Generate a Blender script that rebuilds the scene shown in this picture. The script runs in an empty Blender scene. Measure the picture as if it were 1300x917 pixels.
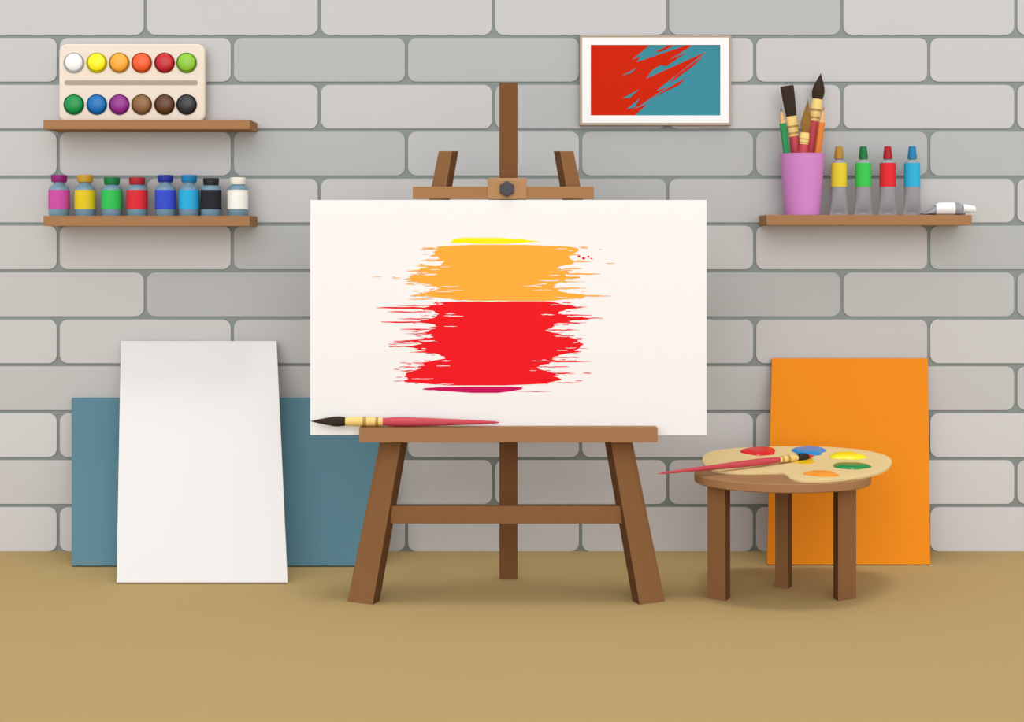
import bpy, bmesh, math, random
from mathutils import Vector, Matrix
random.seed(7)
scene = bpy.context.scene
COL = scene.collection
F = 2000.0; CX = 650.0; HY = 303.0; H = 1.2
DW = 6.045   # wall distance

# ------------------------------------------------------------------ helpers
def lin(c):
    c = c / 255.0
    return c / 12.92 if c <= 0.04045 else ((c + 0.055) / 1.055) ** 2.4
ALB = 0.84
MATS = {}
def mat(name, rgb, rough=0.85, spec=0.08, var=0.03, scale=6.0, stretch=(1, 1, 1), alb=ALB, metallic=0.0):
    if name in MATS: return MATS[name]
    m = bpy.data.materials.new(name); m.use_nodes = True
    nt = m.node_tree; b = nt.nodes["Principled BSDF"]
    c = [min(lin(v) * alb, 0.93) for v in rgb]
    tc = nt.nodes.new("ShaderNodeTexCoord"); mp = nt.nodes.new("ShaderNodeMapping")
    mp.inputs["Scale"].default_value = stretch
    nz = nt.nodes.new("ShaderNodeTexNoise"); nz.inputs["Scale"].default_value = scale
    nz.inputs["Detail"].default_value = 3
    mx = nt.nodes.new("ShaderNodeMix"); mx.data_type = 'RGBA'
    mx.inputs[6].default_value = (*[v * (1 - var) for v in c], 1)
    mx.inputs[7].default_value = (*[min(v * (1 + var), 0.95) for v in c], 1)
    nt.links.new(tc.outputs["Object"], mp.inputs["Vector"])
    nt.links.new(mp.outputs["Vector"], nz.inputs["Vector"])
    nt.links.new(nz.outputs["Fac"], mx.inputs[0])
    nt.links.new(mx.outputs[2], b.inputs["Base Color"])
    b.inputs["Roughness"].default_value = rough
    b.inputs["Specular IOR Level"].default_value = spec
    b.inputs["Metallic"].default_value = metallic
    MATS[name] = m
    return m

def P(px, py, d):
    return Vector(((px - CX) * d / F, d, H - (py - HY) * d / F))
def Q(px, py, a, b):               # point on plane  d = a + b*z
    k = (py - HY) / F
    return P(px, py, (a + b * H) / (1 + b * k))

def thing(name, loc, label, category, group=None):
    e = bpy.data.objects.new(name, None); e.location = loc
    e.empty_display_size = 0.05
    COL.objects.link(e); e["label"] = label; e["category"] = category
    if group: e["group"] = group
    return e
def wloc(o):
    v = Vector((0, 0, 0))
    while o: v += o.location; o = o.parent
    return v
def build(name, bm, mats, parent=None, origin=None, label=None, category=None, group=None, smooth=False):
    bmesh.ops.recalc_face_normals(bm, faces=bm.faces)
    org = wloc(parent) if parent else (Vector(origin) if origin is not None else Vector((0, 0, 0)))
    loc = Vector((0, 0, 0)) if parent else org
    bmesh.ops.translate(bm, verts=bm.verts, vec=-org)
    me = bpy.data.meshes.new(name); bm.to_mesh(me); bm.free()
    for m in (mats if isinstance(mats, (list, tuple)) else [mats]): me.materials.append(m)
    o = bpy.data.objects.new(name, me); COL.objects.link(o)
    o.location = loc
    if parent: o.parent = parent
    if smooth:
        for p in me.polygons: p.use_smooth = True
        try: me.set_sharp_from_angle(angle=math.radians(40))
        except Exception: pass
    if label: o["label"] = label
    if category: o["category"] = category
    if group: o["group"] = group
    return o
def new(): return bmesh.new()
def add_loft(bm, rings, mi=0, cap0=True, cap1=True, side_mats=None):
    vr = [[bm.verts.new(p) for p in r] for r in rings]
    n = len(rings[0])
    for a, b in zip(vr[:-1], vr[1:]):
        for i in range(n):
            f = bm.faces.new((a[i], a[(i + 1) % n], b[(i + 1) % n], b[i]))
            f.material_index = side_mats[i] if side_mats else mi
    if cap0: bm.faces.new(vr[0]).material_index = mi
    if cap1: bm.faces.new(vr[-1]).material_index = mi
    return vr
def add_box(bm, x0, x1, y0, y1, z0, z1, mi=0, bevel=0.0):
    t = bmesh.new()
    add_loft(t, [[(x0, y0, z0), (x1, y0, z0), (x1, y1, z0), (x0, y1, z0)],
                 [(x0, y0, z1), (x1, y0, z1), (x1, y1, z1), (x0, y1, z1)]], mi)
    if bevel: bmesh.ops.bevel(t, geom=t.edges[:], offset=bevel, segments=2, affect='EDGES', profile=0.6)
    for f in t.faces: f.material_index = mi
    tm = bpy.data.meshes.new("tmp"); t.to_mesh(tm); t.free()
    bm.from_mesh(tm); bpy.data.meshes.remove(tm)
def pbox(px0, px1, py0, py1, d0, d1, bevel=0.0, mi=0, bm=None):
    bm = bm or new()
    a = P(px0, py1, d0); b = P(px1, py0, d0)
    add_box(bm, a.x, b.x, d0, d1, a.z, b.z, mi, bevel)
    return bm
def frame_of(axis):
    w = axis.normalized()
    ref = Vector((0, 1, 0)) if abs(w.y) < 0.9 else Vector((0, 0, 1))
    u = ref.cross(w).normalized(); v = w.cross(u).normalized()
    return u, v, w
def add_lathe(bm, p0, axis, prof, n=32, mi=0, flat=1.0, cap0=True, cap1=True, rot=0.0):
    """prof: (radius, t) list; flat squashes the depth-ward radius"""
    u, v, w = frame_of(Vector(axis)); p0 = Vector(p0)
    rings = []
    for r, t in prof:
        r = max(r, 0.00015)
        rings.append([p0 + w * t + u * (r * math.cos(rot + 2 * math.pi * i / n)) + v * (flat * r * math.sin(rot + 2 * math.pi * i / n)) for i in range(n)])
    return add_loft(bm, rings, mi, cap0, cap1)
def rrect(cx, cz, w, h, r, y, seg=5):
    pts = []
    for k, (sx, sz) in enumerate(((1, 1), (-1, 1), (-1, -1), (1, -1))):
        for i in range(seg + 1):
            a = math.radians(90 * k + 90 * i / seg)
            pts.append(Vector((cx + sx * (w / 2 - r) + r * math.cos(a), y, cz + sz * (h / 2 - r) + r * math.sin(a))))
    return pts

# ------------------------------------------------------------------ materials
WOOD_L = mat("wood_light_brown", (166, 122, 83), scale=3, stretch=(1, 8, 14), var=0.04)
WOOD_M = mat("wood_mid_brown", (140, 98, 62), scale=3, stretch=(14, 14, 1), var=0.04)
WOOD_S = mat("wood_painted_shade", (108, 72, 44), scale=3, stretch=(14, 14, 1), var=0.04)  # shade painted into the leg side faces, same wood as the fronts
WOOD_D = mat("wood_dark_brown", (122, 82, 50), scale=3, stretch=(14, 14, 1), var=0.04)
WHITE = mat("canvas_white", (248, 245, 243), scale=60, var=0.004, alb=.76)
CREAM = mat("paint_box_cream", (240, 226, 210), rough=0.6, var=0.01, alb=.8)
TAUPE = mat("paint_box_groove", (176, 163, 147), var=0.01)
HANDLE = mat("brush_handle_rose", (200, 72, 84), rough=0.5, spec=0.2, var=0.02)
FERR = mat("ferrule_gold", (238, 205, 120), rough=0.4, spec=0.4, var=0.02)
FERRD = mat("ferrule_band", (176, 132, 62), rough=0.4, spec=0.4, var=0.02)
HAIR = mat("bristle_dark_brown", (58, 46, 38), scale=40, stretch=(1, 1, 6), var=0.15)
GLASS = mat("jar_grey_blue", (118, 152, 172), rough=0.3, spec=0.4, var=0.01)
TUBEG = mat("tube_aluminium_grey", (150, 151, 155), rough=0.45, spec=0.4, var=0.02)
TUBEW = mat("tube_white", (240, 240, 240), rough=0.45, spec=0.3, var=0.01)

# ------------------------------------------------------------------ room
MORTAR = mat("mortar_grey_green", (140, 148, 145), scale=30)
BR = []
for i, (r, g, b) in enumerate([(182, 183, 183), (199, 197, 197), (190, 190, 190), (205, 203, 203), (214, 212, 213), (196, 195, 195)]):
    BR.append(mat("brick_tone_%d" % i, (r, g, b), scale=9, var=0.01))
bm = new()
add_box(bm, -4.2, 4.2, DW + 0.005, DW + 0.2, -0.1, 2.7, 0)
rowh = 0.18013; per = 0.668; g = 0.0062
for i in range(15):
    z0 = 0.0 if i == 0 else i * rowh - 0.005 + g
    z1 = (i + 1) * rowh - 0.005 - g
    off = 0.263 + (0.334 if i % 2 else 0)
    for k in range(-7, 7):
        xa = max(off + k * per + g, -4.19); xb = min(off + (k + 1) * per - g, 4.19)
        if xb - xa < 0.1: continue
        rg = random.random()
        if i <= 2: mi = 4 if rg < .6 else 3  # lower rows take lighter tones: a light gradient painted into the bricks
        elif i <= 4: mi = 3 if rg < .5 else (5 if rg < .8 else 1)
        else: mi = 1 if rg < .5 else (0 if rg < .9 else 2)
        f = rrect((xa + xb) / 2, (z0 + z1) / 2, xb - xa, z1 - z0, 0.031, DW)
        bk = [p + Vector((0, 0.0055, 0)) for p in f]
        add_loft(bm, [bk, f], mi + 1, cap0=False)
w = build("wall_back", bm, [MORTAR] + BR); w["kind"] = "structure"
w["label"] = "grey brick wall with rounded blocks and darker mortar"
bm = new(); add_box(bm, -4.2, 4.2, -1.5, DW + 0.005, -0.1, 0.0)
fl = build("floor", bm, mat("floor_khaki", (172, 147, 98), scale=2, var=0.012, alb=1.0)); fl["kind"] = "structure"
fl["label"] = "plain khaki brown floor"

# ------------------------------------------------------------------ shelves
SF = 5.87
def shelf(px0, px1, py0, py1, label):
    bm = pbox(px0, px1, py0, py1, SF, DW, 0.0015)
    a = P((px0 + px1) / 2, py1, SF)
    build("wall_shelf", bm, WOOD_L, origin=(a.x, DW, a.z), label=label, category="shelf", group="wooden wall shelves")
    return P(0, py0, SF).z
zs1 = shelf(55, 317, 152, 164, "brown wooden wall shelf carrying the watercolour paint box")
zs2 = shelf(55, 317, 274, 287, "brown wooden wall shelf holding a row of paint jars")
zs3 = shelf(973, 1234, 273, 286, "brown wooden wall shelf with brush cup and paint tubes")

# ------------------------------------------------------------------ paint box
db = 5.985
a = P(75, 147, db); b = P(260, 48, db)
hb = b.z - a.z; zc = zs1 + hb / 2; xc = (a.x + b.x) / 2; wb = b.x - a.x
pb = thing("paint_box", (xc, db, zs1), "cream watercolour paint box with twelve round coloured pans", "paint box")
bm = new()
rings = []
for inset, y in ((0.004, db + 0.03), (0, db + 0.026), (0, db + 0.004), (0.004, db)):
    rings.append(rrect(xc, zc, wb - 2 * inset, hb - 2 * inset, 0.03, y))
add_loft(bm, rings)
build("tray_body", bm, CREAM, pb, smooth=False)
gp = P(166.5, 97, db)
bm = new(); zoff = zs1 - a.z
add_loft(bm, [rrect(gp.x, gp.z + zoff, 0.505, 0.018, 0.008, db + 0.001), rrect(gp.x, gp.z + zoff, 0.505, 0.018, 0.008, db - 0.002)])
build("divider", bm, TAUPE, pb)
pc = [[(245, 245, 245), (255, 240, 10), (251, 172, 50), (241, 90, 36), (196, 30, 40), (140, 198, 50)],
      [(0, 146, 69), (0, 113, 188), (147, 39, 143), (140, 98, 57), (96, 56, 22), (48, 48, 50)]]
pn = [["white", "yellow", "orange", "vermilion", "dark red", "lime green"], ["green", "blue", "purple", "brown", "dark brown", "black"]]
for r, py in enumerate((72, 125)):
    for c, px in enumerate((94, 123, 151.5, 180, 209, 237)):
        p = P(px, py, db); p.z += zoff
        col = pc[r][c]
        m1 = mat("pan_" + pn[r][c].replace(" ", "_"), col, rough=0.35, spec=0.35, var=0.01)
        m2 = mat("pan_rim_" + pn[r][c].replace(" ", "_"), tuple(int(v * 0.66) for v in col), rough=0.5, var=0.01)
        bm = new()
        R = 0.039
        add_lathe(bm, (p.x, db + 0.001, p.z), (0, -1, 0), [(R, 0), (R, 0.005), (R * 0.93, 0.007), (R * 0.86, 0.005)], 36, 1, cap0=True, cap1=True)
        add_lathe(bm, (p.x, db - 0.003, p.z + 0.0025), (0, -1, 0), [(R * 0.84, 0), (R * 0.83, 0.003), (R * 0.7, 0.0075), (R * 0.45, 0.0105), (R * 0.2, 0.012), (0, 0.0122)], 36, 0)
        build("paint_pan", bm, [m1, m2], pb, smooth=True, label="round %s paint pan" % pn[r][c])

# ------------------------------------------------------------------ paint jars
jars = [("magenta", 75, 222, (204, 84, 168), (140, 24, 110)), ("yellow", 108, 222, (228, 202, 44), (196, 152, 34)),
        ("green", 142, 225, (60, 196, 92), (18, 122, 60)), ("red", 174, 225, (224, 52, 62), (176, 28, 40)),
        ("blue", 210, 222, (62, 84, 210), (36, 44, 150)), ("cyan", 240, 222, (52, 176, 226), (16, 122, 176)),
        ("black", 268, 226, (46, 46, 52), (38, 38, 42)), ("cream white", 302, 225, (250, 248, 240), (240, 236, 222))]
dj = 5.965; u = dj / F
for nm, px, pt, lc, cc in jars:
    x = (px - CX) * u
    o = thing("paint_jar", (x, dj, zs2), "small grey glass paint jar with %s label and cap" % nm, "paint jar", "row of paint jars on the shelf")
    k = nm.replace(" ", "_")
    hh = (274 - pt) * u; R = 12.8 * u
    bm = new()
    add_lathe(bm, (x, dj, zs2), (0, 0, 1), [(R * 0.96, 0), (R, 0.003), (R, 34 * u), (R * 0.93, 36.5 * u), (R * 0.62, 39.5 * u), (R * 0.55, 41 * u), (R * 0.55, hh - 8 * u)], 32)
    build("jar_body", bm, GLASS, o, smooth=True)
    bm = new()
    add_lathe(bm, (x, dj, zs2), (0, 0, 1), [(R - 0.001, 8.5 * u), (R + 0.0012, 8.6 * u), (R + 0.0012, 33 * u), (R - 0.001, 33.1 * u)], 32, cap0=False, cap1=False)
    build("label_band", bm, mat("jar_label_" + k, lc, var=0.01), o, smooth=True, label="%s paint label" % nm)
    bm = new()
    add_lathe(bm, (x, dj, zs2), (0, 0, 1), [(R * 0.72, hh - 9 * u), (R * 0.74, hh - 8.5 * u), (R * 0.8, hh - 1.2 * u), (R * 0.74, hh)], 32)
    build("cap", bm, mat("jar_cap_" + k, cc, rough=0.5, spec=0.2, var=0.01), o, smooth=True, label="%s screw cap" % nm)

# ------------------------------------------------------------------ cup with brushes
dc = 5.95; u = dc / F; xc = (1018.5 - CX) * u
cup = thing("brush_cup", (xc, dc, zs3), "pink tapered cup holding paintbrushes and pencils", "cup")
bm = new(); hc = 78 * u
add_lathe(bm, (xc, dc, zs3), (0, 0, 1), [(21.5 * u, 0), (22 * u, 0.003), (28.2 * u, hc - 0.002), (28.5 * u, hc), (27 * u, hc), (26.6 * u, hc - 0.003), (20.5 * u, 0.006)], 48)
build("cup_body", bm, mat("cup_pink", (216, 140, 212), rough=0.5, spec=0.2, var=0.01), cup, smooth=True)

def brush(tip, end, R, hair_len, ferr_len, hair_prof, label, hair_mat, flat=1.0, tipmat=None, group=None, hflat=None):
    tip = Vector(tip); end = Vector(end); ax = end - tip; L = ax.length
    o = thing("paintbrush", ((tip + end) / 2), label, "paintbrush", group)
    bm = new()
    add_lathe(bm, tip, ax, [(r * R, t * hair_len) for r, t in hair_prof], 24, flat=hflat or flat)
    if tipmat:
        for f in bm.faces:
            if (f.calc_center_median() - tip).dot(ax.normalized()) < hair_len * 0.5: f.material_index = 1
    build("bristles", bm, [hair_mat] + ([tipmat] if tipmat else []), o, smooth=True)
    bm = new(); h = hair_len; f = ferr_len
    add_lathe(bm, tip, ax, [(R * 0.9, h * 0.97), (R * 0.95, h + f * .1), (R, h + f * 0.45)], 24, 0, flat)
    add_lathe(bm, tip, ax, [(R * 1.06, h + f * .45), (R * 1.06, h + f * .55)], 24, 1, flat)
    add_lathe(bm, tip, ax, [(R, h + f * .55), (R * 0.92, h + f * .8)], 24, 0, flat)
    add_lathe(bm, tip, ax, [(R * 0.98, h + f * .8), (R * 0.98, h + f * .88)], 24, 1, flat)
    add_lathe(bm, tip, ax, [(R * 0.92, h + f * .88), (R * 0.9, h + f)], 24, 0, flat)
    build("ferrule", bm, [FERR, FERRD], o, smooth=True)
    bm = new(); s = h + f; l = L - s
    add_lathe(bm, tip, ax, [(R * .8, s), (R * 0.98, s + l * .1), (R * 1.0, s + l * .2), (R * .86, s + l * .4), (R * .62, s + l * .65), (R * .42, s + l * .85), (R * .26, s + l * .96), (R * .08, s + l)], 24)
    build("handle", bm, HANDLE, o, smooth=True)
    return o
ROUND = [(0, 0), (.12, .06), (.5, .25), (.95, .5), (1.15, .7), (1.05, .88), (.9, 1)]
FLATP = [(1.15, 0), (1.22, .03), (1.15, .4), (1.0, .8), (.9, 1)]
LEAF = [(0, 0), (.2, .12), (.7, .4), (1.1, .66), (1.05, .8), (.6, 1)]
GB = "brushes and pencils in the pink cup"
brush(P(999, 109, 5.96), P(1021, 262, 5.96), 0.021, 0.118, 0.075, FLATP, "flat wide brush with dark bristles and red handle in cup", HAIR, 0.45, group=GB)
brush(P(1042, 93, 5.995), P(1020, 258, 5.985), 0.021, 0.1, 0.085, ROUND, "round pointed brush with plump dark bristles in cup", HAIR, 0.75, group=GB, hflat=0.8)
brush(P(1026, 126, 5.913), P(1013, 262, 5.918), 0.018, 0.13, 0.04, LEAF, "leaf-shaped brush with golden brown bristles in cup", mat("bristle_golden_brown", (146, 106, 52), var=0.1, scale=30), 0.5, group=GB, hflat=0.4)
def pencil(tip, end, R, color, nm):
    tip = Vector(tip); end = Vector(end); ax = end - tip
    o = thing("pencil", (tip + end) / 2, "sharpened %s hexagonal pencil standing in cup" % nm, "pencil", GB)
    bm = new(); add_lathe(bm, tip, ax, [(R, 0.065), (R, ax.length)], 6, rot=.3)
    build("pencil_body", bm, mat("pencil_" + nm, color, rough=.5, var=.01), o)
    bm = new(); add_lathe(bm, tip, ax, [(R * .3, 0.02), (R * .97, 0.065)], 6, rot=.3)
    build("sharpened_wood", bm, mat("pencil_wood", (226, 180, 124)), o)
    bm = new(); add_lathe(bm, tip, ax, [(0, 0), (R * .3, 0.02)], 6, rot=.3)
    build("lead", bm, mat("lead_" + nm, tuple(int(v * .8) for v in color)), o)
pencil(P(991, 135, 5.94), P(1008, 264, 5.94), 0.0125, (52, 148, 88), "green")
pencil(P(1046, 134, 5.945), P(1029, 264, 5.945), 0.0125, (228, 132, 58), "orange")

# ------------------------------------------------------------------ paint tubes
def ellr(c, rx, ry, n=28):
    return [Vector((c[0] + rx * math.cos(2 * math.pi * i / n), c[1] + ry * math.sin(2 * math.pi * i / n), c[2])) for i in range(n)]
dt = 5.95; u = dt / F
for nm, px, lc, cc in (("yellow", 1065, (228, 204, 56), (176, 132, 48)), ("green", 1096, (64, 200, 84), (22, 118, 62)),
                       ("red", 1127, (228, 44, 54), (170, 26, 38)), ("cyan", 1158, (52, 176, 220), (24, 124, 170))):
    x = (px - CX) * u
    o = thing("paint_tube", (x, dt, zs3), "standing aluminium paint tube with %s band and cap" % nm, "paint tube", "paint tubes on the shelf")
    ring = lambda h, rx, ry: ellr((x, dt, zs3 + h * u), rx * u, ry * u)
    bm = new()
    add_loft(bm, [ring(0, 11.5, 1.2), ring(4, 11.5, 1.3), ring(4.5, 11, 1.8), ring(18, 10.4, 5.5), ring(36, 10, 8.6), ring(66, 9.6, 9.4), ring(68, 8.5, 8.5), ring(71, 4, 4), ring(73, 4, 4)])
    build("tube_body", bm, TUBEG, o, smooth=True)
    bm = new()
    add_loft(bm, [ring(36, 9.9, 8.5), ring(36.1, 10.4, 9.0), ring(66, 10.0, 9.8), ring(66.2, 9.4, 9.2)], cap0=False, cap1=False)
    build("label_band", bm, mat("tube_label_" + nm, lc, rough=.5, var=.01), o, smooth=True, label="%s paint label" % nm)
    bm = new()
    add_loft(bm, [ring(71.5, 5.6, 5.6), ring(74, 5.8, 5.8), ring(86, 4.4, 4.4), ring(87.5, 3.8, 3.8)])
    build("cap", bm, mat("tube_cap_" + nm, cc, rough=.5, spec=.2, var=.01), o, smooth=True, label="%s cap" % nm)
# lying tube
dl = 5.93; u = dl / F; r0 = 8.2 * u; zc = zs3 + r0
xx = lambda px: (px - CX) * u
def vr(px, ry, rz, n=28):
    return [Vector((xx(px), dl + ry * u * math.cos(2 * math.pi * i / n), zc + rz * u * math.sin(2 * math.pi * i / n) - (8.2 - max(rz, 0.8)) * u * 0.9)) for i in range(n)]
o = thing("paint_tube", (xx(1203), dl, zs3), "white paint tube lying on its side with pinched grey tail", "paint tube", "paint tubes on the shelf")
bm = new(); add_loft(bm, [vr(1170, 10, 1.0), vr(1174, 10, 1.0), vr(1175, 9.5, 1.6), vr(1186, 8.6, 5.6), vr(1192, 8.2, 7.6), vr(1216, 8, 8), vr(1219, 7, 7), vr(1222, 3.6, 3.6), vr(1225, 3.6, 3.6)])
build("tube_body", bm, TUBEG, o, smooth=True)
bm = new(); add_loft(bm, [vr(1187, 8.6, 6.2), vr(1187.1, 9, 6.6), vr(1192, 8.5, 8.0), vr(1211, 8.3, 8.2), vr(1211.2, 7.8, 7.8)], cap0=False, cap1=False)
build("label_band", bm, TUBEW, o, smooth=True, label="blank white label")
bm = new(); add_loft(bm, [[p + Vector((0, 0, 3.0 * u)) for p in vr(a_, r_, r_)] for a_, r_ in ((1222.5, 5.2), (1225, 5.4), (1237, 4.2), (1238, 3.6))])
build("cap", bm, TUBEW, o, smooth=True, label="white cap")

# ------------------------------------------------------------------ framed picture
df = 6.012
cf = P(832, 102, df)
pf = thing("framed_picture", (cf.x, DW, P(0, 159, df).z), "framed abstract print with red strokes on teal", "picture")
def prect(px0, px1, py0, py1, d):
    return [P(px0, py1, d), P(px1, py1, d), P(px1, py0, d), P(px0, py0, d)]
def ring_frame(bm, o4, i4, d0, d1):
    O = prect(*o4, d0); I = prect(*i4, d0)
    O2 = [Vector((p.x, d1, p.z)) for p in O]; I2 = [Vector((p.x, d1, p.z)) for p in I]
    vs = [[bm.verts.new(p) for p in q] for q in (O, I, O2, I2)]
    for i in range(4):
        j = (i + 1) % 4
        bm.faces.new((vs[0][i], vs[0][j], vs[1][j], vs[1][i])); bm.faces.new((vs[2][i], vs[3][i], vs[3][j], vs[2][j]))
        bm.faces.new((vs[0][i], vs[2][i], vs[2][j], vs[0][j])); bm.faces.new((vs[1][i], vs[1][j], vs[3][j], vs[3][i]))
bm = new(); ring_frame(bm, (736, 928.5, 44.5, 159), (739, 925.5, 47.5, 156), df, DW)
build("frame", bm, mat("frame_tan", (178, 160, 144), var=.01), pf)
bm = new(); ring_frame(bm, (739, 925.5, 47.5, 156), (750, 914.5, 57, 146.5), df + .001, df + .012)
build("mat_border", bm, mat("mat_white", (248, 248, 248), var=.01, alb=.8), pf)
bm = new()
add_box(bm, P(748, 0, df).x, P(916, 0, df).x, df + .009, df + .014, P(0, 148, df).z, P(0, 55, df).z, 0)
dp = df + .0085
def poly(bm, pts, fn, mi):
    f = bm.faces.new([bm.verts.new(fn(*p)) for p in pts]); f.material_index = mi; return f
fpo = lambda off: (lambda px, py: P(px, py, dp - off))
red = [(750, 57), (825, 57), (802, 76), (814, 71), (808, 79), (873, 57), (880, 57), (828, 89), (820, 100), (896, 66), (860, 94), (832, 116),
       (848, 110), (812, 134), (838, 122), (800, 140), (822, 132), (806, 146.5), (750, 146.5)]
poly(bm, red, fpo(0), 1)
for q, of in (([(832, 66), (850, 57), (858, 57), (838, 66)], .0004), ([(858, 96), (894, 70), (880, 84), (850, 106)], .0008),
          ([(828, 124), (870, 99), (862, 108)], .0012), ([(836, 82), (872, 66), (846, 84)], .0014)):
    poly(bm, q, fpo(of), 1)
for q, of in (([(790, 96), (808, 86), (801, 93)], .0020), ([(790, 125), (812, 113), (800, 124)], .0020), ([(795, 139), (812, 125), (806, 136)], .0020)):
    poly(bm, q, fpo(of), 0)
build("art_print", bm, [mat("print_teal", (62, 141, 158), var=.01), mat("print_red", (204, 38, 10), var=.01)], pf)

# ------------------------------------------------------------------ leaning boards
def board(name, top, bot, pyt, pyb, dbot, color, label, dtop=6.022, t=0.012):
    a0 = P(bot[0], pyb, dbot); a1 = P(bot[1], pyb, dbot); b0 = P(top[0], pyt, dtop); b1 = P(top[1], pyt, dtop)
    up = (b0 - a0); up.x = 0; th = math.atan2(up.y, up.z)
    nb = Vector((0, math.cos(th), -math.sin(th))) * t
    lift = t * math.sin(th) - a0.z
    for v in (a0, a1): v.z += lift
    c = (a0 + a1) / 2
    bm = new()
    F4 = [a0, a1, b1, b0]; add_loft(bm, [F4, [p + nb for p in F4]])
    build(name, bm, color, origin=(c.x, c.y, 0), label=label, category="art board")
board("art_board", (91, 483), (91, 483), 505, 720, 5.755, mat("board_slate_blue", (96, 137, 152), var=.01), "large slate blue board leaning against the brick wall", 6.028)
board("blank_canvas", (153.5, 351), (148, 365), 433, 741, 5.467, mat("blank_canvas_white", (248, 245, 243), scale=60, var=0.004, alb=.72), "blank white canvas leaning against the brick wall", 6.015)
board("art_board", (980, 1178), (974, 1181), 455, 717.5, 5.783, mat("board_orange", (246, 146, 32), var=.01, alb=.8), "bright orange board leaning against the brick wall", 6.022)

# ------------------------------------------------------------------ easel
ez = thing("easel", (P(645, 752, 5.35).x, 5.35, 0), "brown wooden studio easel holding the large canvas", "easel")
def floor_pt(px, py):
    return P(px, py, H * F / (py - HY))
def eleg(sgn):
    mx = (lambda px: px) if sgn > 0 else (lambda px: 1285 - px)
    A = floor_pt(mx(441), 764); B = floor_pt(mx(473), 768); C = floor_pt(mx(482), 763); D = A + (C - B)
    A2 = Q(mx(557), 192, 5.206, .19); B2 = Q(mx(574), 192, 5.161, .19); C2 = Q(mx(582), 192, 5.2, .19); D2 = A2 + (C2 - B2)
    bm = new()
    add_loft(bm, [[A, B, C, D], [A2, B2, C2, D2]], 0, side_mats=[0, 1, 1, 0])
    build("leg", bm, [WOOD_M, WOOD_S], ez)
eleg(1); eleg(-1)
# mast / rear leg
bm = new()
def mring(py, d):
    a = P(634, py, d); b = P(657, py, d)
    a.z = max(a.z, 0); b.z = max(b.z, 0)
    return [a, b, b + Vector((0, .035, 0)), a + Vector((0, .035, 0))]
add_loft(bm, [mring(736, H * F / 433), mring(105, 5.44)], 0)
build("mast", bm, WOOD_D, ez)
bm = pbox(524, 754, 237, 252.5, 5.39, 5.4125, .002); build("crossbar", bm, WOOD_L, ez)
bm = pbox(619, 668.5, 226, 253, 5.386, 5.463, .003)
cl = build("clamp_block", bm, mat("wood_clamp", (182, 138, 98), var=.03), ez)
bm = new(); kp = P(643.5, 240, 5.386)
add_lathe(bm, kp, (0, -1, 0), [(.0275, 0), (.0275, .012), (.024, .015)], 6, rot=math.pi / 6)
kn = build("knob", bm, mat("knob_graphite", (78, 78, 84), rough=.5, var=.01), cl, label="dark grey hexagonal knob")
bm = pbox(494, 792, 643, 665, 5.236, 5.262, .001); build("lower_crossbar", bm, WOOD_M, ez)
bm = pbox(456, 835, 543.5, 562, 5.17, 5.228, .0015)
zl = P(0, 562, 5.17).z; ztray = P(0, 543.5, 5.17).z
add_box(bm, P(456, 0, 5.17).x, P(835, 0, 5.17).x, 5.226, 5.262, zl, zl + .016)
build("tray", bm, WOOD_L, ez)

# big canvas
ca, cb = 5.127, .19
zb = zl + .017
pyb = HY + (H - zb) * F / (ca + cb * zb)
c4 = [Q(394, pyb, ca, cb), Q(897, pyb, ca, cb), Q(897, 254, ca, cb), Q(394, 254, ca, cb)]
cv = thing("painting_canvas", ((c4[0] + c4[1]) / 2), "large white canvas with abstract orange and red brushstrokes", "canvas")
bm = new(); add_loft(bm, [c4, [p + Vector((0, .025, 0)) for p in c4]])
build("canvas_panel", bm, WHITE, cv)

def cpt(off): return lambda px, py: Q(px, py, ca - off, cb)
LAY = [0]
def nxt():
    LAY[0] += 1
    return cpt(.0004 + LAY[0] * 6e-6)
def interp(keys, y):
    for (ya, a), (yb, b) in zip(keys[:-1], keys[1:]):
        if ya <= y <= yb:
            t = (y - ya) / (yb - ya); return a + (b - a) * t
    return keys[-1][1]
def blob(bm, L, R, mi, jit=3.0, step=1.1):
    y0, y1 = L[0][0], L[-1][0]; n = int((y1 - y0) / step)
    lp = []; rp = []
    for i in range(n + 1):
        y = y0 + (y1 - y0) * i / n
        e = min(1, min(i, n - i) / 3)
        jl = random.uniform(-jit, jit) * e - (random.random() < .10) * random.uniform(3, 16) * e
        jr = random.uniform(-jit, jit) * e + (random.random() < .10) * random.uniform(3, 18) * e
        lp.append((interp(L, y) + jl, y)); rp.append((interp(R, y) + jr, y))
    poly(bm, lp + rp[::-1], nxt(), mi)
def sliver(x0, x1, y, h, mi):
    n = 7; top = []; bot = []
    for i in range(n + 1):
        t = i / n; hh = h * (math.sin(math.pi * min(max(t, .04), .96)) ** .6) * random.uniform(.5, 1.1)
        x = x0 + (x1 - x0) * t; yy = y + random.uniform(-.35, .35)
        top.append((x, yy - hh / 2)); bot.append((x, yy + hh / 2))
    poly(bm, top + bot[::-1], nxt(), mi)
bm = new()
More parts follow.
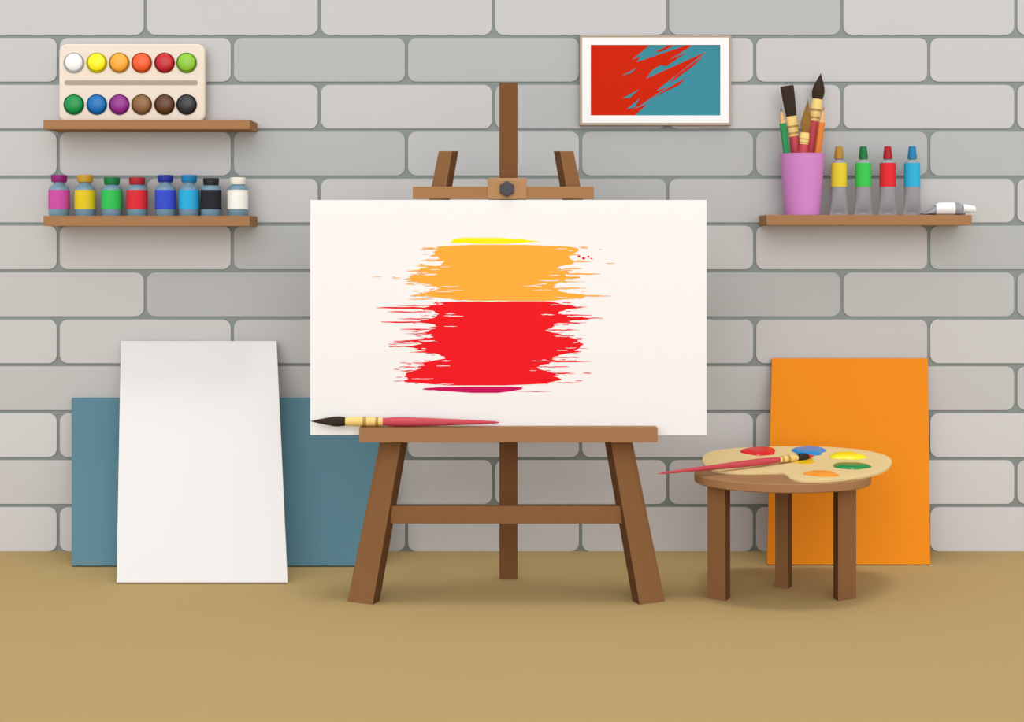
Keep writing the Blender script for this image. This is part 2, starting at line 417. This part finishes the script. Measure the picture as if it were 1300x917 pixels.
# yellow (0), orange (1), red (2), crimson (3), white (4)
blob(bm, [(302.5, 588), (304, 574), (307, 570), (308.5, 590), (310, 610)], [(302.5, 640), (304, 652), (306, 688), (308.5, 660), (310, 640)], 0, 2, .9)
OL = [(311, 600), (312.5, 560), (316, 554), (322, 552), (327, 556), (331, 566), (335, 562), (339, 552), (341, 534), (344, 530), (347, 545), (350, 522), (354, 518), (358, 524), (361, 545),
      (364, 552), (367, 560), (371, 540), (374, 533), (377, 548), (380, 575), (382, 585)]
OR = [(311, 665), (312.5, 715), (315, 733), (319, 736), (323, 726), (327, 722), (331, 730), (335, 727), (338, 712), (342, 706), (346, 722), (349, 716), (352, 722), (356, 716), (360, 706),
      (364, 703), (368, 708), (372, 716), (375, 748), (377, 740), (380, 718), (382, 700)]
blob(bm, OL, OR, 1, 2.2)
RL = [(382.5, 590), (384, 556), (387, 552), (390, 542), (392, 530), (395, 552), (399, 558), (403, 552), (406, 540), (409, 528), (412, 552), (416, 556), (420, 545), (423, 540), (427, 556),
      (430, 540), (433, 528), (437, 535), (440, 520), (443, 532), (447, 545), (451, 560), (455, 566), (459, 545), (462, 536), (466, 545), (469, 530), (473, 518), (478, 514), (483, 518), (487, 535), (489.5, 570)]
RR = [(382.5, 690), (384, 706), (388, 718), (391, 728), (394, 715), (398, 706), (402, 716), (405, 738), (408, 722), (411, 704), (416, 700), (420, 692), (423, 706), (427, 722), (431, 732),
      (436, 739), (441, 738), (446, 728), (450, 715), (454, 700), (458, 704), (462, 694), (466, 680), (470, 690), (474, 706), (477, 700), (482, 716), (485, 700), (488, 680), (489.5, 640)]
blob(bm, RL, RR, 2, 2.2)
blob(bm, [(491, 590), (492, 552), (494, 536), (496, 555), (499, 600)], [(491, 650), (492, 658), (494, 665), (496, 655), (499, 632)], 3, 2, .9)
for x0, x1, y, h, m in [(536, 560, 316, 2, 1), (528, 556, 338, 2, 1), (516, 545, 344, 2.2, 1), (534, 566, 331, 1.8, 1), (540, 560, 363, 1.6, 1), (524, 560, 375, 2.2, 1), (518, 550, 380, 1.5, 1),
                        (710, 762, 348, 2.4, 1), (715, 740, 341, 1.8, 1), (705, 775, 376, 2.6, 1), (700, 744, 366, 1.8, 1), (722, 750, 332, 1.6, 1), (700, 742, 358, 1.6, 1),
                        (478, 560, 391, 2.6, 2), (492, 548, 396, 1.8, 2), (484, 550, 409, 2.6, 2), (505, 560, 405, 1.6, 2), (508, 556, 418, 1.8, 2), (500, 560, 433, 2.6, 2), (500, 540, 440, 2.2, 2),
                        (498, 530, 436, 1.4, 2), (520, 560, 447, 1.8, 2), (524, 560, 461, 2.2, 2), (506, 530, 466, 1.4, 2), (508, 540, 471, 1.8, 2), (505, 560, 388, 1.4, 2), (515, 560, 424, 1.6, 2),
                        (700, 765, 404, 2.6, 2), (705, 752, 400, 1.8, 2), (698, 745, 410, 1.8, 2), (690, 735, 419, 1.8, 2), (715, 745, 390, 1.8, 2), (700, 735, 454, 1.8, 2), (690, 752, 459, 2.2, 2),
                        (680, 722, 466, 1.6, 2), (695, 730, 474, 1.8, 2), (700, 736, 486, 1.4, 2), (690, 712, 481, 1.8, 2), (536, 560, 494.5, 2, 3), (655, 700, 497, 1.2, 3), (580, 640, 301.5, 1.2, 0), (570, 600, 308, 1.6, 0), (655, 668, 304, 1.4, 0)]:
    sliver(x0, x1, y, h, m)
for x, y, r in [(735, 325.5, 1.5), (741, 328, 1.7), (747, 326, 1.3), (751, 328.5, 1.1)]:
    poly(bm, [(x + r * 1.3 * math.cos(a_ * math.pi / 4), y + r * math.sin(a_ * math.pi / 4)) for a_ in range(8)], nxt(), 2)
# dry-brush flecks around both edges
for _ in range(130):
    y = random.uniform(313, 488)
    o_ = y < 381
    ln = random.uniform(3, 13); dist = random.expovariate(1 / 8.0)
    if random.random() < .55: x1_ = interp(OL if o_ else RL, y) + 3 - dist; x0_ = x1_ - ln
    else: x0_ = interp(OR if o_ else RR, y) - 3 + dist; x1_ = x0_ + ln
    sliver(x0_, x1_, y, random.uniform(.6, 1.5), 1 if o_ else 2)
for _ in range(44):
    y = random.choice([318, 333, 337, 343, 349, 357, 362, 369, 379, 388, 398, 403, 413, 417, 426, 434, 443, 452, 457, 464, 469, 479, 486]) + random.uniform(-2, 2)
    side = random.random() < .5
    ln = random.uniform(5, 28)
    x0 = (interp(OL if y < 382 else RL, y) + random.uniform(2, 18)) if side else (interp(OR if y < 382 else RR, y) - ln - random.uniform(1, 16))
    sliver(x0, x0 + ln, y, random.uniform(.7, 1.5), 4)
for x0, x1, y in [(590, 650, 382.3), (575, 600, 382.0)]:
    sliver(x0, x1, y, 1.4, 4)
build("painted_brushstrokes", bm, [mat("stroke_yellow", (255, 232, 20), var=.01), mat("stroke_orange", (252, 174, 62), var=.01, alb=.77), mat("stroke_red", (240, 28, 36), var=.01, alb=.77),
      mat("stroke_crimson", (196, 18, 88), var=.01), WHITE], cv, label="jagged yellow, orange, red and crimson brushstrokes")

# brush on tray
Rb = .0155
tip = P(394, 0, 5.2); tip.z = ztray + Rb * 1.2; end = P(634, 0, 5.2); end.z = ztray + Rb * .95
brush(tip, end, Rb, 46 * 5.2 / F, 46 * 5.2 / F, [(0, 0), (.3, .15), (.7, .4), (1.05, .65), (1.1, .8), (.85, 1)], "long rose-handled paintbrush with dark bristles resting on easel tray", HAIR)

# ------------------------------------------------------------------ stool
dS = 5.31; zt = .409; zu = .379
xs = (993 - CX) * dS / F
st = thing("stool", (xs, dS, 0), "small round brown wooden stool carrying the palette", "stool")
bm = new(); n = 72
def oval(rx, ry, z): return [Vector((xs + rx * math.cos(2 * math.pi * i / n), dS + ry * math.sin(2 * math.pi * i / n), z)) for i in range(n)]
add_loft(bm, [oval(.291, .236, zu), oval(.295, .24, zu + .003), oval(.295, .24, zt - .003), oval(.292, .237, zt)])
build("seat", bm, WOOD_L, st, smooth=True)
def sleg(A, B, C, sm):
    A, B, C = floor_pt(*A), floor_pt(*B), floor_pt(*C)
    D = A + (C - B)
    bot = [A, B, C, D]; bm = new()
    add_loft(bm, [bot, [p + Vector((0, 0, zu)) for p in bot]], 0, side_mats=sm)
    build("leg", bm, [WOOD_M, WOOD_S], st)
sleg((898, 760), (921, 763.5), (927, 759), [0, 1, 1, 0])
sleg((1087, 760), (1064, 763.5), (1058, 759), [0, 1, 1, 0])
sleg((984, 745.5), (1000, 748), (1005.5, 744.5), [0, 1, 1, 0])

# ------------------------------------------------------------------ palette
TH = .008
def pz(d): return zt + .15 * max(0, d - 5.3) ** 2
def pal(px, py, extra=TH):
    lo, hi = 4.8, 6.2
    for _ in range(50):
        m = (lo + hi) / 2
        y = HY + (H - pz(m) - extra) * F / m
        if y > py: lo = m
        else: hi = m
    return Vector(((px - CX) * m / F, m, pz(m) + extra))
outl = [(892, 581), (895, 576), (905, 572), (925, 569), (955, 567), (985, 566.3), (1015, 566), (1045, 566.5), (1075, 568.5), (1100, 571.5), (1120, 576), (1130, 581), (1132, 586), (1129, 592),
        (1118, 599), (1098, 604), (1075, 607.5), (1050, 609.5), (1028, 610), (1012, 609), (1003, 606.5), (999, 603), (992, 600), (978, 599.5), (955, 600), (930, 599.5), (910, 597.5), (898, 593), (893, 587)]
def smooth_closed(pts, k=4):
    out = []; n = len(pts)
    for i in range(n):
        p0, p1, p2, p3 = [Vector(pts[(i + j - 1) % n]) for j in range(4)]
        for s in range(k):
            t = s / k
            out.append(.5 * ((2 * p1) + (-p0 + p2) * t + (2 * p0 - 5 * p1 + 4 * p2 - p3) * t * t + (-p0 + 3 * p1 - 3 * p2 + p3) * t ** 3))
    return out
ow = [pal(p[0], p[1]) for p in smooth_closed(outl)]
cen = pal(1025, 587)
pl = thing("paint_palette", (cen.x, dS, zt), "wooden artist palette with coloured paint dabs on the stool", "palette")
bm = new(); rt = []; rb = []
for s in (1, .97, .85, .7, .5, .3, .12):
    R1 = []; R2 = []
    for p in ow:
        x = cen.x + (p.x - cen.x) * s; d = cen.y + (p.y - cen.y) * s
        e = .002 if s == 1 else 0
        R1.append(Vector((x, d, pz(d) + TH - e))); R2.append(Vector((x, d, pz(d))))
    rt.append(R1); rb.append(R2)
add_loft(bm, rb[::-1] + rt)
build("palette_board", bm, mat("palette_beige", (232, 204, 146), scale=4, stretch=(1, 6, 1), var=.03), pl, smooth=True)
def dab(px, py, rx, ry, h, color, nm, seed):
    rnd = random.Random(seed); c = pal(px, py); bm = new(); n = 48
    ph = [rnd.uniform(0, 6.28) for _ in range(3)]
    def rr(a_): return 1 + .10 * math.sin(2 * a_ + ph[0]) + .08 * math.sin(3 * a_ + ph[1]) + .05 * math.sin(5 * a_ + ph[2])
    rings = []
    for s, hh in ((1, -.001), (1, .002), (.93, .45 * h), (.8, .75 * h), (.6, .93 * h), (.3, h), (.02, h)):
        ring = []
        for i in range(n):
            a_ = 2 * math.pi * i / n; d = c.y + ry * s * rr(a_) * math.sin(a_)
            ring.append(Vector((c.x + rx * s * rr(a_) * math.cos(a_), d, pz(d) + TH + hh)))
        rings.append(ring)
    add_loft(bm, rings)
    build("paint_dab", bm, mat("dab_" + nm, color, rough=.25, spec=.3, var=.01), pl, smooth=True, label="glossy %s paint dab" % nm)
dab(964, 574, .058, .06, .012, (226, 28, 36), "red", 1)
dab(1027, 573.5, .060, .06, .012, (20, 140, 212), "blue", 2)
dab(1076, 580, .058, .055, .012, (250, 232, 24), "yellow", 3)
dab(1081, 593, .058, .055, .012, (16, 140, 68), "green", 4)
dab(1043, 602.5, .056, .05, .010, (246, 150, 36), "orange", 5)
dab(1019, 586, .046, .045, .003, (248, 200, 30), "amber yellow", 6)
Rb = .012
tp = pal(1034, 582); tp.z += .009; he = P(836, 601.5, 5.13)
brush(tp, he, Rb, .09, .085, [(0, 0), (.4, .15), (.9, .4), (1.2, .65), (1.15, .8), (.9, 1)], "rose-handled paintbrush with red loaded tip lying on palette", HAIR,
      tipmat=mat("wet_red_paint", (214, 40, 30), rough=.3, spec=.4))

# ------------------------------------------------------------------ light
wd = bpy.data.worlds.new("World"); scene.world = wd; wd.use_nodes = True
bg = wd.node_tree.nodes["Background"]; bg.inputs[0].default_value = (.985, .995, 1, 1); bg.inputs[1].default_value = 0.92
def sun(name, energy, ang, d):
    sl = bpy.data.lights.new(name, 'SUN'); sl.energy = energy; sl.angle = math.radians(ang)
    so = bpy.data.objects.new(name, sl); COL.objects.link(so)
    so.rotation_euler = Vector(d).to_track_quat('-Z', 'Y').to_euler(); so.location = (0, 0, 4)
sun("front_fill_sun", 1.85, 60, (0.0, 1, -.20))  # added soft frontal fill for upright faces, no window behind it
sun("overhead_shadow_sun", 0.9, 12, (0.0, .02, -1))  # added sun from straight above, drops contact shadows on the floor

cam = bpy.data.cameras.new("camera"); cam.sensor_width = 36; cam.lens = F / 1300 * 36; cam.shift_y = -(458.5 - HY) / 1300
co = bpy.data.objects.new("camera", cam); COL.objects.link(co); co.location = (0, 0, H); co.rotation_euler = (math.pi / 2, 0, 0)
scene.camera = co
scene.view_settings.view_transform = 'Standard'; scene.view_settings.look = 'None'
scene.view_settings.exposure = 0; scene.view_settings.gamma = 1
